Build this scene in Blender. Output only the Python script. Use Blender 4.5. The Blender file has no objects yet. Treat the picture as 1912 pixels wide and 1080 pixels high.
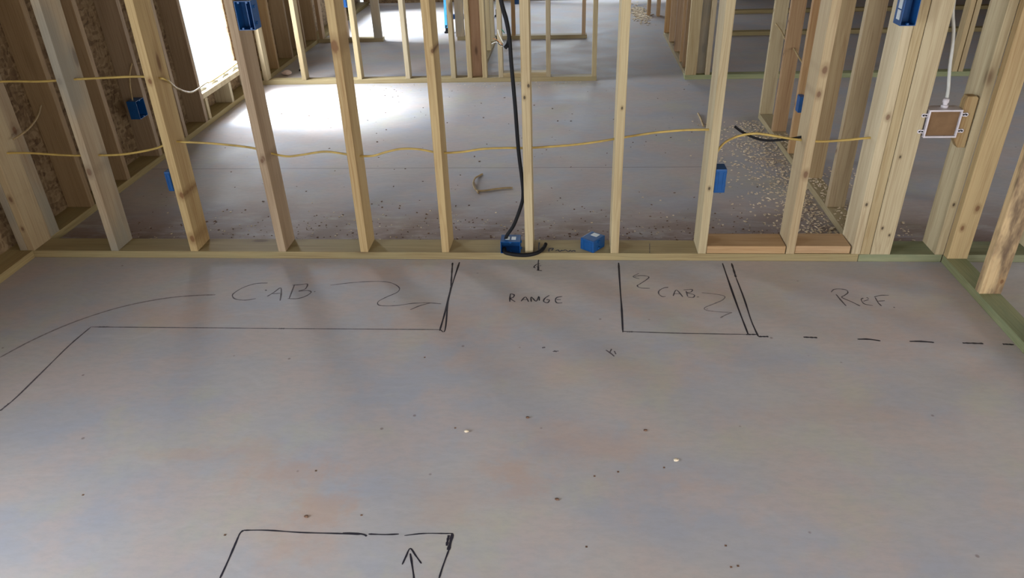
import bpy, bmesh, math, random
from mathutils import Vector, Matrix
random.seed(7)
S = bpy.context.scene
C = S.collection
PI = math.pi

# ------------------------------------------------------------------ camera
cd = bpy.data.cameras.new('camera')
cam = bpy.data.objects.new('camera', cd); C.objects.link(cam)
cd.sensor_fit = 'HORIZONTAL'; cd.sensor_width = 36.0
cd.lens = 36.0 * 1377.251 / 1912.0
cd.clip_start = 0.05; cd.clip_end = 100
R_, U_, F_ = Vector((0.9971864, 0.0683458, -0.0307911)), Vector((-0.0082790, 0.5086578, 0.8609290)), Vector((-0.0745030, 0.8582518, -0.5077925))
cam.matrix_world = Matrix.Translation(Vector((0.1846082, -3.1266578, 1.6860351))) @ Matrix((R_, U_, -F_)).transposed().to_4x4()
S.camera = cam

# ------------------------------------------------------------------ light
w = bpy.data.worlds.new('overcast_sky'); S.world = w; w.use_nodes = True
bg = w.node_tree.nodes['Background']
bg.inputs[0].default_value = (0.86, 0.94, 1.0, 1); bg.inputs[1].default_value = 1.35

def window_light(name, loc, rot, sx, sy, radiance, col=(0.86, 0.92, 1.0)):
    l = bpy.data.lights.new(name, 'AREA'); l.shape = 'RECTANGLE'; l.size = sx; l.size_y = sy
    l.energy = radiance * PI * sx * sy; l.color = col
    o = bpy.data.objects.new(name, l); C.objects.link(o); o.location = loc; o.rotation_euler = rot
    return o
# daylight just outside each opening of the house
window_light('daylight_west_window', (-2.74, 2.62, 1.22), (0, -PI/2, 0), 2.0, 1.05, 18)
window_light('daylight_west_patio', (-2.74, 5.85, 1.10), (0, -PI/2, 0), 2.1, 1.65, 3.5, (.92, .96, 1))
window_light('daylight_kitchen_west', (-2.74, -3.15, 1.15), (0, -PI/2, 0), 2.0, 1.9, 15, (.82, .91, 1))
window_light('daylight_patio_door', (1.3, -4.75, 1.10), (PI/2, 0, 0), 2.4, 2.1, 4.6, (1.0, .93, .87))
window_light('daylight_east_kitchen', (6.15, -2.6, 1.25), (0, PI/2, 0), 2.0, 2.2, 6, (1.0, .95, .90))
window_light('daylight_north_windows', (0.05, 7.45, 1.3), (-PI/2, 0, 0), 1.7, 1.7, 6, (.8, .9, 1))
window_light('daylight_east_window', (6.15, 1.3, 1.4), (0, PI/2, 0), 1.4, 1.6, 8, (.85, .92, 1))
window_light('daylight_south_window', (4.2, -4.75, 1.3), (PI/2, 0, 0), 2.3, 1.9, 4, (1.0, .95, .92))
# hazy sun from the west, high, its disc widened by thin cloud
sd = bpy.data.lights.new('hazy_sun', 'SUN'); sd.energy = 22; sd.angle = math.radians(22); sd.color = (.84, .93, 1.0)
so = bpy.data.objects.new('hazy_sun', sd); C.objects.link(so)
so.rotation_euler = Vector((math.cos(math.radians(56)), -.02, -math.sin(math.radians(56)))).to_track_quat('-Z', 'Y').to_euler()

vs = S.view_settings
S.display_settings.display_device = 'sRGB'
vs.view_transform = 'Standard'; vs.look = 'None'; vs.gamma = 1; vs.exposure = -0.12
vs.use_curve_mapping = False

# ------------------------------------------------------------------ materials
def mat(name):
    m = bpy.data.materials.new(name); m.use_nodes = True
    nt = m.node_tree; return m, nt, nt.nodes['Principled BSDF']
def N(nt, t, **k):
    n = nt.nodes.new(t)
    for a, b in k.items(): setattr(n, a, b)
    return n
def math_(nt, op, a, b=None, c=None, clamp=False):
    n = N(nt, 'ShaderNodeMath', operation=op); n.use_clamp = clamp
    for i, v in enumerate((a, b, c)):
        if v is None: continue
        if isinstance(v, (int, float)): n.inputs[i].default_value = v
        else: nt.links.new(v, n.inputs[i])
    return n.outputs[0]
def vmath(nt, op, a, b=None):
    n = N(nt, 'ShaderNodeVectorMath', operation=op)
    for i, v in enumerate((a, b)):
        if v is None: continue
        if isinstance(v, tuple): n.inputs[i].default_value = v
        else: nt.links.new(v, n.inputs[i])
    return n.outputs[0]
def mix(nt, fac, a, b, mode='MIX'):
    n = N(nt, 'ShaderNodeMix', data_type='RGBA', blend_type=mode)
    for i, v in ((0, fac), (6, a), (7, b)):
        if isinstance(v, (int, float)): n.inputs[i].default_value = v
        elif isinstance(v, tuple): n.inputs[i].default_value = v if len(v) == 4 else v + (1,)
        else: nt.links.new(v, n.inputs[i])
    return n.outputs[2]
def noise(nt, vec, scale, detail=4, rough=.55, out=0):
    n = N(nt, 'ShaderNodeTexNoise'); n.inputs['Scale'].default_value = scale
    n.inputs['Detail'].default_value = detail; n.inputs['Roughness'].default_value = rough
    if vec is not None: nt.links.new(vec, n.inputs['Vector'])
    return n.outputs[out]
def maprange(nt, v, a, b, c=0., d=1., smooth=True):
    n = N(nt, 'ShaderNodeMapRange'); n.interpolation_type = 'SMOOTHSTEP' if smooth else 'LINEAR'
    nt.links.new(v, n.inputs[0])
    for i, x in zip((1, 2, 3, 4), (a, b, c, d)): n.inputs[i].default_value = x
    return n.outputs[0]

def wood(name, light, dark, stain=None, stain_amt=0.0, rough=.65, grey=None, vary=.25):
    m, nt, bs = mat(name)
    tc = N(nt, 'ShaderNodeTexCoord'); oi = N(nt, 'ShaderNodeObjectInfo')
    off = N(nt, 'ShaderNodeCombineXYZ')
    r = oi.outputs['Random']
    nt.links.new(math_(nt, 'MULTIPLY', r, 37.3), off.inputs[0]); nt.links.new(math_(nt, 'MULTIPLY', r, 11.7), off.inputs[1])
    nt.links.new(math_(nt, 'MULTIPLY', r, 91.), off.inputs[2])
    base = tc.outputs['Object']; p = vmath(nt, 'ADD', base, off.outputs[0])
    warp = noise(nt, vmath(nt, 'MULTIPLY', p, (1.6, 1.6, .9)), 2.0, 2, .5, 1)
    p2 = vmath(nt, 'ADD', p, vmath(nt, 'MULTIPLY', warp, (.03, .03, .1)))
    fine = noise(nt, vmath(nt, 'MULTIPLY', p2, (170, 170, 3.0)), 1, 3)
    rings = noise(nt, vmath(nt, 'MULTIPLY', p2, (32, 32, .55)), 1.3, 2, .4)
    broad = noise(nt, vmath(nt, 'MULTIPLY', p, (9, 9, .7)), 1, 2)
    band = math_(nt, 'SINE', math_(nt, 'MULTIPLY', rings, 42.))
    g = math_(nt, 'ADD', math_(nt, 'MULTIPLY', maprange(nt, band, .1, 1.), .32), math_(nt, 'MULTIPLY', maprange(nt, fine, .35, .75), .42))
    g = math_(nt, 'ADD', g, maprange(nt, broad, .38, .75, -.15, .5), clamp=True)
    col = mix(nt, g, light, dark)
    if stain:
        s = noise(nt, vmath(nt, 'MULTIPLY', p, (5, 5, 1.4)), 1.6, 5, .65)
        col = mix(nt, maprange(nt, s, .42, .62, 0, stain_amt), col, stain)
    # random small knots
    vo = N(nt, 'ShaderNodeTexVoronoi'); vo.inputs['Scale'].default_value = 1.
    nt.links.new(vmath(nt, 'MULTIPLY', vmath(nt, 'ADD', p, vmath(nt, 'MULTIPLY', warp, (.02, .02, .02))), (5, 5, 1.7)), vo.inputs['Vector'])
    kn = maprange(nt, vo.outputs['Distance'], .04, .10, 1, 0)
    ring = maprange(nt, vo.outputs['Distance'], .08, .22, .55, 0)
    col = mix(nt, math_(nt, 'MULTIPLY', ring, .6), col, tuple(c * .8 for c in dark)); col = mix(nt, math_(nt, 'MULTIPLY', kn, .8), col, (.12, .058, .026))
    # knots placed by the board's own properties (x, z, radius)
    sep = N(nt, 'ShaderNodeSeparateXYZ'); nt.links.new(base, sep.inputs[0])
    for an in ('knot_a', 'knot_b', 'knot_c'):
        at = N(nt, 'ShaderNodeAttribute', attribute_type='OBJECT', attribute_name=an)
        sv = N(nt, 'ShaderNodeSeparateXYZ'); nt.links.new(at.outputs['Vector'], sv.inputs[0])
        dx = math_(nt, 'SUBTRACT', sep.outputs[0], sv.outputs[0]); dz = math_(nt, 'SUBTRACT', sep.outputs[2], sv.outputs[1])
        dz = math_(nt, 'MULTIPLY', dz, .62)
        d = math_(nt, 'SQRT', math_(nt, 'ADD', math_(nt, 'MULTIPLY', dx, dx), math_(nt, 'MULTIPLY', dz, dz)))
        q = math_(nt, 'DIVIDE', d, math_(nt, 'ADD', sv.outputs[2], 1e-5))
        q = math_(nt, 'ADD', q, math_(nt, 'MULTIPLY', math_(nt, 'SUBTRACT', noise(nt, base, 60, 2), .5), .5))
        col = mix(nt, maprange(nt, q, .9, 2.2, .6, 0), col, tuple(c * .8 for c in dark))
        big = maprange(nt, sv.outputs[2], .0062, .0075)
        cc = mix(nt, big, (.022, .014, .010), (.15, .068, .03))
        col = mix(nt, maprange(nt, q, .55, 1.05, .8, 0), col, cc)
    if grey:
        gz = noise(nt, vmath(nt, 'MULTIPLY', p, (3, 3, 1.2)), 1.5, 3)
        col = mix(nt, maprange(nt, gz, .4, .65, 0, .7), col, grey)
    hs = N(nt, 'ShaderNodeHueSaturation'); nt.links.new(col, hs.inputs['Color'])
    nt.links.new(math_(nt, 'ADD', math_(nt, 'MULTIPLY', r, vary), 1 - vary * .5), hs.inputs['Value'])
    nt.links.new(math_(nt, 'ADD', math_(nt, 'MULTIPLY', math_(nt, 'FRACT', math_(nt, 'MULTIPLY', r, 7.13)), .22), .82), hs.inputs['Saturation'])
    nt.links.new(hs.outputs[0], bs.inputs['Base Color'])
    bs.inputs['Roughness'].default_value = rough; bs.inputs['Specular IOR Level'].default_value = .25
    bp = N(nt, 'ShaderNodeBump'); bp.inputs['Strength'].default_value = .25; bp.inputs['Distance'].default_value = .001
    nt.links.new(fine, bp.inputs['Height']); nt.links.new(bp.outputs[0], bs.inputs['Normal'])
    return m
PINE = wood('pine', (.44, .325, .165), (.29, .18, .08))
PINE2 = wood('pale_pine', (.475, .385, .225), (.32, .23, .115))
PINE3 = wood('orange_pine', (.43, .275, .135), (.28, .15, .065))
TREAT = wood('treated_tan', (.38, .295, .14), (.24, .17, .075), stain=(.30, .26, .13), stain_amt=.4)
GREEN = wood('treated_green', (.27, .28, .15), (.17, .175, .085), stain=(.165, .20, .11), stain_amt=.6)
STAINED = wood('stained_pine', (.52, .38, .21), (.34, .21, .10), stain=(.10, .065, .045), stain_amt=.9)
PINE4 = wood('rosy_pine', (.42, .30, .18), (.29, .19, .105))
PINE5 = wood('shaded_pine', (.33, .225, .12), (.22, .135, .065))  # same pine, shade of the left outside wall put into its colour
PINE6 = wood('red_pine', (.48, .27, .13), (.34, .17, .075))
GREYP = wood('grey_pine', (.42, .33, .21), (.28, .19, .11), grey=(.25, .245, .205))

def osb():
    m, nt, bs = mat('osb_board')
    tc = N(nt, 'ShaderNodeTexCoord'); p = tc.outputs['Object']
    wv = vmath(nt, 'ADD', p, vmath(nt, 'MULTIPLY', noise(nt, p, 9, 3, .5, 1), (.05, .05, .05)))
    cols = []
    for sc in ((22, 22, 60), (70, 70, 26)):
        vo = N(nt, 'ShaderNodeTexVoronoi'); nt.links.new(vmath(nt, 'MULTIPLY', wv, sc), vo.inputs['Vector']); vo.inputs['Scale'].default_value = 1
        s = N(nt, 'ShaderNodeSeparateColor'); nt.links.new(vo.outputs['Color'], s.inputs[0]); cols.append(s.outputs[0])
    f = math_(nt, 'ADD', math_(nt, 'MULTIPLY', cols[0], .6), math_(nt, 'MULTIPLY', cols[1], .5))
    cr = N(nt, 'ShaderNodeValToRGB'); nt.links.new(f, cr.inputs[0])
    e = cr.color_ramp.elements; e[0].position = .1; e[0].color = (.10, .055, .025, 1); e[1].position = .95; e[1].color = (.30, .21, .115, 1)
    k = e.new(.45); k.color = (.20, .125, .06, 1)
    nt.links.new(cr.outputs[0], bs.inputs['Base Color']); bs.inputs['Roughness'].default_value = .7
    bp = N(nt, 'ShaderNodeBump'); bp.inputs['Strength'].default_value = .4; bp.inputs['Distance'].default_value = .002
    nt.links.new(f, bp.inputs['Height']); nt.links.new(bp.outputs[0], bs.inputs['Normal'])
    return m
OSB = osb()

STAINS = [  # x, y, radius x, radius y, strength : rusty clay stains trodden into the slab
    (-.70, -1.46, .16, .07, .8), (-.53, -1.58, .10, .07, .9), (-.86, -1.36, .14, .05, .6), (-1.08, -1.38, .10, .03, .6), (.03, -1.42, .10, .06, .8),
    (.06, -1.50, .07, .04, .7), (.25, -1.28, .24, .08, .5), (-.15, -1.55, .13, .08, .45), (-.72, -.16, .30, .10, .6), (-.28, -.52, .35, .14, .5),
    (.67, -.35, .28, .18, .45), (-1.5, -.55, .30, .10, .5), (.50, -1.42, .16, .05, .4), (1.3, -.30, .35, .18, .35), (1.1, -1.1, .40, .06, .3), (.2, -.85, .5, .12, .3),
    (1.62, -.45, .25, .3, .45), (-.6, -1.72, .1, .08, .6)]
def concrete():
    m, nt, bs = mat('concrete_slab')
    tc = N(nt, 'ShaderNodeTexCoord'); p = tc.outputs['Object']
    n1 = noise(nt, vmath(nt, 'MULTIPLY', p, (1, 1.6, 1)), 1.3, 5, .6)
    n2 = noise(nt, vmath(nt, 'ADD', p, (7., 3., 0.)), 3.2, 6, .65)
    n3 = noise(nt, vmath(nt, 'MULTIPLY', p, (1, 2.2, 1)), 22, 5, .7)
    col = mix(nt, maprange(nt, n1, .35, .65), (.365, .375, .425), (.44, .41, .395))
    col = mix(nt, maprange(nt, n2, .42, .62, 0, .7), col, (.475, .395, .365))
    col = mix(nt, maprange(nt, noise(nt, vmath(nt, 'ADD', p, (1., 17., 0.)), 2.2, 7, .7), .5, .68, 0, .6), col, (.44, .43, .345))
    col = mix(nt, maprange(nt, n3, .38, .68, 0, .32), col, (.33, .32, .325))
    # troweling swirls
    n4 = noise(nt, vmath(nt, 'MULTIPLY', vmath(nt, 'ADD', p, vmath(nt, 'MULTIPLY', noise(nt, p, 1.5, 2, .5, 1), (.6, .6, 0.))), (1.2, 7, 1)), 3, 4, .6)
    col = mix(nt, maprange(nt, n4, .5, .75, 0, .25), col, (.49, .48, .49))
    sep = N(nt, 'ShaderNodeSeparateXYZ'); nt.links.new(p, sep.inputs[0])
    rag = noise(nt, vmath(nt, 'ADD', p, (2., 9., 0.)), 9, 6, .7)
    tot = None
    for (x, y, rx, ry, s) in STAINS:
        a = math_(nt, 'DIVIDE', math_(nt, 'SUBTRACT', sep.outputs[0], x), rx); b = math_(nt, 'DIVIDE', math_(nt, 'SUBTRACT', sep.outputs[1], y), ry)
        d = math_(nt, 'SQRT', math_(nt, 'ADD', math_(nt, 'MULTIPLY', a, a), math_(nt, 'MULTIPLY', b, b)))
        d = math_(nt, 'ADD', d, math_(nt, 'MULTIPLY', math_(nt, 'SUBTRACT', rag, .5), 4.5))
        k = maprange(nt, d, .1, 1.6, s, 0)
        tot = k if tot is None else math_(nt, 'MAXIMUM', tot, k)
    col = mix(nt, math_(nt, 'MULTIPLY', tot, .58), col, (.47, .315, .225))
    # specks
    vo = N(nt, 'ShaderNodeTexVoronoi'); vo.inputs['Scale'].default_value = 9; nt.links.new(p, vo.inputs['Vector'])
    sk = N(nt, 'ShaderNodeSeparateColor'); nt.links.new(vo.outputs['Color'], sk.inputs[0])
    spot = math_(nt, 'MULTIPLY', maprange(nt, vo.outputs['Distance'], .03, .07, 1, 0), math_(nt, 'GREATER_THAN', sk.outputs[0], .72))
    col = mix(nt, math_(nt, 'MULTIPLY', spot, .7), col, (.17, .13, .12))
    # uneven brown tone, strongest right behind the partition, fading toward the back
    brown_band = math_(nt, 'MULTIPLY', maprange(nt, sep.outputs[1], .05, .9, 1, 0), math_(nt, 'GREATER_THAN', sep.outputs[1], 0.0))
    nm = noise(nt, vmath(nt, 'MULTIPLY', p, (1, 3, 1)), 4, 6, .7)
    col = mix(nt, math_(nt, 'MULTIPLY', brown_band, maprange(nt, nm, .32, .56, .35, 1)), col, (.215, .15, .13))
    # saw cut joint
    j = math_(nt, 'ABSOLUTE', math_(nt, 'SUBTRACT', sep.outputs[1], 1.212))
    jm = math_(nt, 'MULTIPLY', maprange(nt, j, .002, .006, 1, 0), maprange(nt, sep.outputs[0], 1.15, 1.2, 1, 0))
    col = mix(nt, math_(nt, 'MULTIPLY', jm, .6), col, (.12, .11, .11))
    nt.links.new(col, bs.inputs['Base Color'])
    rr = maprange(nt, n2, .3, .7, .6, .75); nt.links.new(rr, bs.inputs['Roughness']); bs.inputs['Specular IOR Level'].default_value = .35
    bp = N(nt, 'ShaderNodeBump'); bp.inputs['Strength'].default_value = .12; bp.inputs['Distance'].default_value = .002
    nt.links.new(math_(nt, 'SUBTRACT', n3, jm), bp.inputs['Height']); nt.links.new(bp.outputs[0], bs.inputs['Normal'])
    return m
CONC = concrete()

def flat(name, col, rough=.5, spec=.4, var=0.0, scale=30, metallic=0, trans=0):
    m, nt, bs = mat(name)
    tc = N(nt, 'ShaderNodeTexCoord')
    n = noise(nt, tc.outputs['Object'], scale, 3)
    nt.links.new(mix(nt, maprange(nt, n, .3, .7, 0, 1), tuple(c * (1 - var) for c in col), tuple(min(1, c * (1 + var)) for c in col)), bs.inputs['Base Color'])
    bs.inputs['Roughness'].default_value = rough; bs.inputs['Specular IOR Level'].default_value = spec
    bs.inputs['Metallic'].default_value = metallic
    if trans: bs.inputs['Transmission Weight'].default_value = trans
    return m
BLUE = flat('blue_plastic', (.005, .068, .23), .4, .4, .1)
BLUE_L = flat('light_blue_fibreglass', (.06, .36, .70), .4, .5, .15)
STICK = flat('white_sticker', (.62, .68, .72), .5, .3, .05)
WHITEP = flat('white_plastic', (.60, .56, .60), .4, .4, .05)
PIPE = flat('translucent_white_pipe', (.50, .50, .47), .4, .4, .05)
CARD = flat('brown_cardboard', (.19, .115, .062), .8, .1, .12, 14)
YEL = flat('yellow_sheath', (.43, .30, .085), .45, .4, .15, 20)
YEL_D = flat('dusty_tan_sheath', (.36, .26, .13), .55, .3, .2, 20)
BLK = flat('black_rubber', (.008, .008, .010), .6, .2, .1)
COPPER = flat('bare_copper', (.7, .35, .16), .35, .5, .1, 20, 1)
WCOND = flat('white_insulation', (.75, .75, .70), .4)
GCOND = flat('green_insulation', (.03, .20, .12), .4)
STEEL = flat('steel', (.35, .35, .36), .35, .5, .1, 20, 1)
INK = flat('black_marker_ink', (.020, .018, .028), .55, .3)
INK2 = flat('worn_marker_ink', (.085, .075, .085), .6, .3, .35, 60)
INK3 = flat('faded_marker_ink', (.20, .175, .175), .65, .3, .25, 60)
CHIP = flat('pine_chips', (.68, .58, .44), .8, .1, .35, 90)
DIRT = flat('brown_crumbs', (.16, .095, .065), .9, .1, .5, 90)
WRAP = flat('house_wrap', (.72, .74, .75), .5, .3, .12, 25)
SHADEG = flat('dim_roof_deck', (.13, .10, .07), .8, .1, .1, 8)
ROOFM = OSB

# ------------------------------------------------------------------ mesh helpers
def tag(o, label=None, cat=None, group=None, kind=None):
    if label: o['label'] = label
    if cat: o['category'] = cat
    if group: o['group'] = group
    if kind: o['kind'] = kind
    return o
def obj(name, bm, m, parent=None, loc=(0, 0, 0), rot=(0, 0, 0), smooth=False):
    me = bpy.data.meshes.new(name); bmesh.ops.recalc_face_normals(bm, faces=bm.faces[:]); bm.to_mesh(me); bm.free()
    me.materials.append(m)
    if smooth:
        for f in me.polygons: f.use_smooth = True
    o = bpy.data.objects.new(name, me); C.objects.link(o); o.location = loc; o.rotation_euler = rot
    if parent: o.parent = parent
    return o
def box(bm, x0, x1, y0, y1, z0, z1, bev=0.0, seg=1):
    r = bmesh.ops.create_cube(bm, size=1, matrix=Matrix.Translation(((x0+x1)/2, (y0+y1)/2, (z0+z1)/2)) @ Matrix.Diagonal((abs(x1-x0), abs(y1-y0), abs(z1-z0), 1)))
    if bev:
        es = list({e for v in r['verts'] for e in v.link_edges})
        bmesh.ops.bevel(bm, geom=es, offset=bev, segments=seg, affect='EDGES', profile=.6)
def tube(bm, pts, r, n=8, cap=True, sub=6):
    P = [Vector(p) for p in pts]
    if sub > 1 and len(P) > 2:
        Q = []
        for i in range(len(P) - 1):
            p0 = P[max(i-1, 0)]; p1 = P[i]; p2 = P[i+1]; p3 = P[min(i+2, len(P)-1)]
            for k in range(sub):
                t = k / sub
                Q.append(.5 * ((2*p1) + (-p0+p2)*t + (2*p0-5*p1+4*p2-p3)*t*t + (-p0+3*p1-3*p2+p3)*t**3))
        Q.append(P[-1]); P = Q
    rings = []; up = Vector((0, 0, 1)); nrm = None
    for i, p in enumerate(P):
        t = (P[min(i+1, len(P)-1)] - P[max(i-1, 0)]).normalized()
        if nrm is None:
            nrm = t.cross(up if abs(t.z) < .9 else Vector((1, 0, 0))).normalized()
        else:
            nrm = (nrm - t * nrm.dot(t)).normalized()
        b = t.cross(nrm)
        rr = r[min(i * len(r) // len(P), len(r)-1)] if isinstance(r, (list, tuple)) else r
        rings.append([bm.verts.new(p + (nrm * math.cos(a) + b * math.sin(a)) * rr) for a in [2*PI*k/n for k in range(n)]])
    for a, b in zip(rings, rings[1:]):
        for k in range(n): bm.faces.new((a[k], a[(k+1) % n], b[(k+1) % n], b[k]))
    if cap: bm.faces.new(rings[0][::-1]); bm.faces.new(rings[-1])
def lathe(bm, prof, n=20, mtx=Matrix.Identity(4)):
    rings = [[bm.verts.new(mtx @ Vector((r*math.cos(2*PI*k/n), r*math.sin(2*PI*k/n), z))) for k in range(n)] for r, z in prof]
    for a, b in zip(rings, rings[1:]):
        for k in range(n): bm.faces.new((a[k], a[(k+1) % n], b[(k+1) % n], b[k]))
    bm.faces.new(rings[0][::-1]); bm.faces.new(rings[-1])
def empty(name, loc=(0, 0, 0), rz=0):
    o = bpy.data.objects.new(name, None); C.objects.link(o); o.location = loc; o.rotation_euler = (0, 0, rz)
    o.empty_display_size = .05; return o

IN = .0254; T = 1.5 * IN; D = 3.5 * IN; D6 = 5.5 * IN; H = 2.44
def board(name, m, w, d, L, loc, rot=(0, 0, 0), bow=0.0, knots=(), wane=None, parent=None, bev=.0022):
    """sawn lumber standing along its own z, base centre at loc, w along x, d along y"""
    bm = bmesh.new(); box(bm, -w/2, w/2, -d/2, d/2, 0, L)
    ns = 12
    for k in range(1, ns):
        z = L * k / ns
        bmesh.ops.bisect_plane(bm, geom=bm.verts[:] + bm.edges[:] + bm.faces[:], plane_co=(0, 0, z), plane_no=(0, 0, 1))
    es = [e for e in bm.edges if len(e.link_faces) == 2 and e.calc_face_angle(0) > 1]
    bmesh.ops.bevel(bm, geom=es, offset=bev, segments=2, affect='EDGES', profile=.5)
    for v in bm.verts:
        t = v.co.z / L; v.co.x += bow * math.sin(PI * min(1, max(0, t)))
        if wane and v.co.x * wane > 0 and v.co.y < 0:      # bark edge worn off one corner
            k = .5 + .5 * math.sin(v.co.z * 5.3 + 1); v.co.x -= wane * .004 * k; v.co.y += .003 * k
    o = obj(name, bm, m, parent, loc, rot)
    for nm, kn in zip(('knot_a', 'knot_b', 'knot_c'), knots): o[nm] = [float(c) for c in kn]
    return o
def stud(x, y, m, label, flat_=False, z0=T, L=None, bow=0.0, knots=(), group=None, wane=None, lean=0.0, name='wall_stud', cat='stud', dd=None, ww=None):
    w, d = (dd or D, T) if flat_ else (ww or T, dd or D)
    o = board(name, m, w, d, (L or (H - z0)), (x, y, z0), (0, lean, 0), bow, knots, wane)
    return tag(o, label, cat, group)
def plate_x(x0, x1, yc, m, label, z0=0.0, name='sole_plate', group=None, cat='plate', dd=None):
    o = board(name, m, T, dd or D, x1 - x0, (x0, yc, z0 + T/2), (0, PI/2, 0)); return tag(o, label, cat, group)
def plate_y(y0, y1, xc, m, label, z0=0.0, name='sole_plate', group=None, cat='plate', dd=None):
    o = board(name, m, dd or D, T, y1 - y0, (xc, y0, z0 + T/2), (-PI/2, 0, 0)); return tag(o, label, cat, group)

# ------------------------------------------------------------------ shell
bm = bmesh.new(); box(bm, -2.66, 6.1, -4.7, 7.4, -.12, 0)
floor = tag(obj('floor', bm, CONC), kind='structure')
bm = bmesh.new(); box(bm, -2.66, 6.1, -4.7, 7.4, H + .04, H + .10)
tag(obj('ceiling', bm, SHADEG), kind='structure')
def wall(name, axis, c0, c1, a0, a1, holes, m=OSB):
    """sheathing between planes c0,c1 across axis; holes (a_lo,a_hi,z_lo,z_hi)"""
    bm = bmesh.new(); H2 = H + .04
    def add(u0, u1, z0, z1):
        if u1 - u0 < 1e-4 or z1 - z0 < 1e-4: return
        if axis == 'x': box(bm, c0, c1, u0, u1, z0, z1)
        else: box(bm, u0, u1, c0, c1, z0, z1)
    u = a0
    for (h0, h1, z0, z1) in sorted(holes):
        add(u, h0, 0, H2); add(h0, h1, 0, z0); add(h0, h1, z1, H2); u = h1
    add(u, a1, 0, H2)
    return tag(obj(name, bm, m), kind='structure')
XL = -2.505
wall('wall_left', 'x', XL - D6 - .012, XL - D6, -4.6, 7.3, [(-4.05, -2.25, .2, 2.1), (2.17, 3.07, .235, 2.1), (5.10, 6.62, .62, 2.1)])
wall('wall_back', 'y', 7.3, 7.312, -2.6, 6, [(-.75, .85, .5, 2.1)])
wall('wall_front', 'y', -4.612, -4.6, -2.6, 6, [(.1, 2.5, .05, 2.1), (3.05, 5.35, .3, 2.1)])
wall('wall_right', 'x', 6.0, 6.012, -4.6, 7.3, [(-3.7, -1.5, .2, 2.1), (.5, 2.1, .7, 2.1)])

# ------------------------------------------------------------------ the near partition
gP = 'studs of the near partition'
plate_x(XL, 1.532, D6/2, TREAT, 'long tan treated sole plate under the near partition, running from the left corner', group='sole plates on the slab', dd=D6)
plate_x(1.534, 1.905, D6/2, GREEN, 'short green treated sole plate under the thick post, ending at the right corner', group='sole plates on the slab', dd=D6)
plate_x(2.0, 5.9, D6/2, GREEN, 'green treated sole plate going on beyond the right corner', group='sole plates on the slab', dd=D6)
for (x0, x1) in ((XL, 1.905), (2.0, 5.9)):
    plate_x(x0, x1, D6/2, PINE2, 'pine top plate carried by the near partition studs, %s corner' % ('up to the right' if x0 < 0 else 'beyond the right'), z0=H, name='top_plate', group='top plates under the ceiling', dd=D6)
Y0 = D6/2
stud(-2.552, Y0, GREYP, 'outermost pine stud in the left corner, leaning against the board wall', group=gP, dd=D6)
stud(-2.5125, Y0, PINE, 'pale stud closing the left corner where the partition meets the outside wall', group=gP, dd=D6, knots=[(.0, .72-T, .006), (.0, .28, .010), (.0, .12, .008)], wane=None)
stud(XL - T/2 - .002, D6 + D/2 + .003, GREYP, 'grey-green stud standing flat behind the left corner stud', flat_=True, group=gP, z0=0.0, knots=[(0, .60, .016)]).rotation_euler = (0, 0, PI/2)
NEAR = [  # x, material, bow, lean, knots, label
    (-2.072, GREYP, .004, .016, [(.0, .845, .012), (.0, .42, .014)], 'greyish weathered stud with a dark knot, first one right of the left corner'),
    (-1.660, PINE, .000, .016, [(.002, .84, .009), (.01, .30, .012), (.006, .07, .014)], 'orange-edged stud with two nail-dark knots, second from the left corner'),
    (-1.213, PINE4, -.004, .0, [(.004, .48, .010), (-.004, .47, .008)], 'brownish stud carrying the open blue double box near the top'),
    (-.802, PINE, .004, .004, [(.0, .975, .020)], 'stud with one big brown knot at window height, left of the bright stud bay'),
    (-.401, PINE, .000, .002, [(.014, .95, .007)], 'stud with a dark bark streak down its right corner, left of the hanging black cable'),
    (.002, PINE2, .000, .000, [(-.006, .75, .006), (.012, .80, .006)], 'pale stud just right of the hanging black cable and its blue box'),
    (.4075, PINE2, .000, .002, [(.003, .70, .005)], 'pale stud with a reddish split edge, right of the tilted blue box'),
    (.816, PINE2, .002, .001, [(.0, .33, .006)], 'pale stud with a small blue box on its right side, left of the raised blocks'),
    (1.2205, PINE, .000, .004, [(.002, .85, .012), (.004, .395, .012), (-.004, .75, .010)], 'knotty yellow stud standing between the two raised blocks'),
]
MAIN = []
for (x, m, bow, lean, kn, lab) in NEAR:
    MAIN.append(stud(x, Y0, m, lab, bow=bow, lean=lean, knots=kn, group=gP, dd=D6, wane=(1 if x == -.401 else None)))
# raised blocks on the sole plate
def block_x(x0, x1, y0, m, label):
    o = board('blocking', m, T, D6 - .006, x1 - x0, (x0, y0 + D6/2, T + T/2 + .0005), (0, PI/2, 0)); return tag(o, label, 'block', 'raised blocks on the near sole plate')
block_x(.837, 1.198, 0, PINE3, 'reddish pine block lying on the sole plate, left one of the two')
block_x(1.242, 1.492, .004, PINE3, 'orange pine block lying on the sole plate against the thick post')
# thick post
gT = 'boards of the thick post'
stud(1.5155, Y0, PINE2, 'left edge board of the thick pale post, with a chipped corner', group=gT, dd=D6, ww=.042, wane=-1, knots=[(.004, .65, .009), (0, .25, .006)])
stud(1.5587, Y0, PINE2, 'second board of the thick pale post, between its left edge board and its broad face', group=gT, dd=D6, ww=.0425)
stud(1.5812 + D/2 + .0008, T/2 - .001, PINE2, 'broad flat face board of the thick pale post, dotted with dark nail holes', flat_=True, group=gT, knots=[(-.018, .475, .0055), (-.018, .135, .0055), (.020, .10, .005)])
stud(1.5812 + D/2 + .0008, D6 - T/2, PINE, 'board hidden behind the broad face of the thick post', flat_=True, group=gT)
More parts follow.
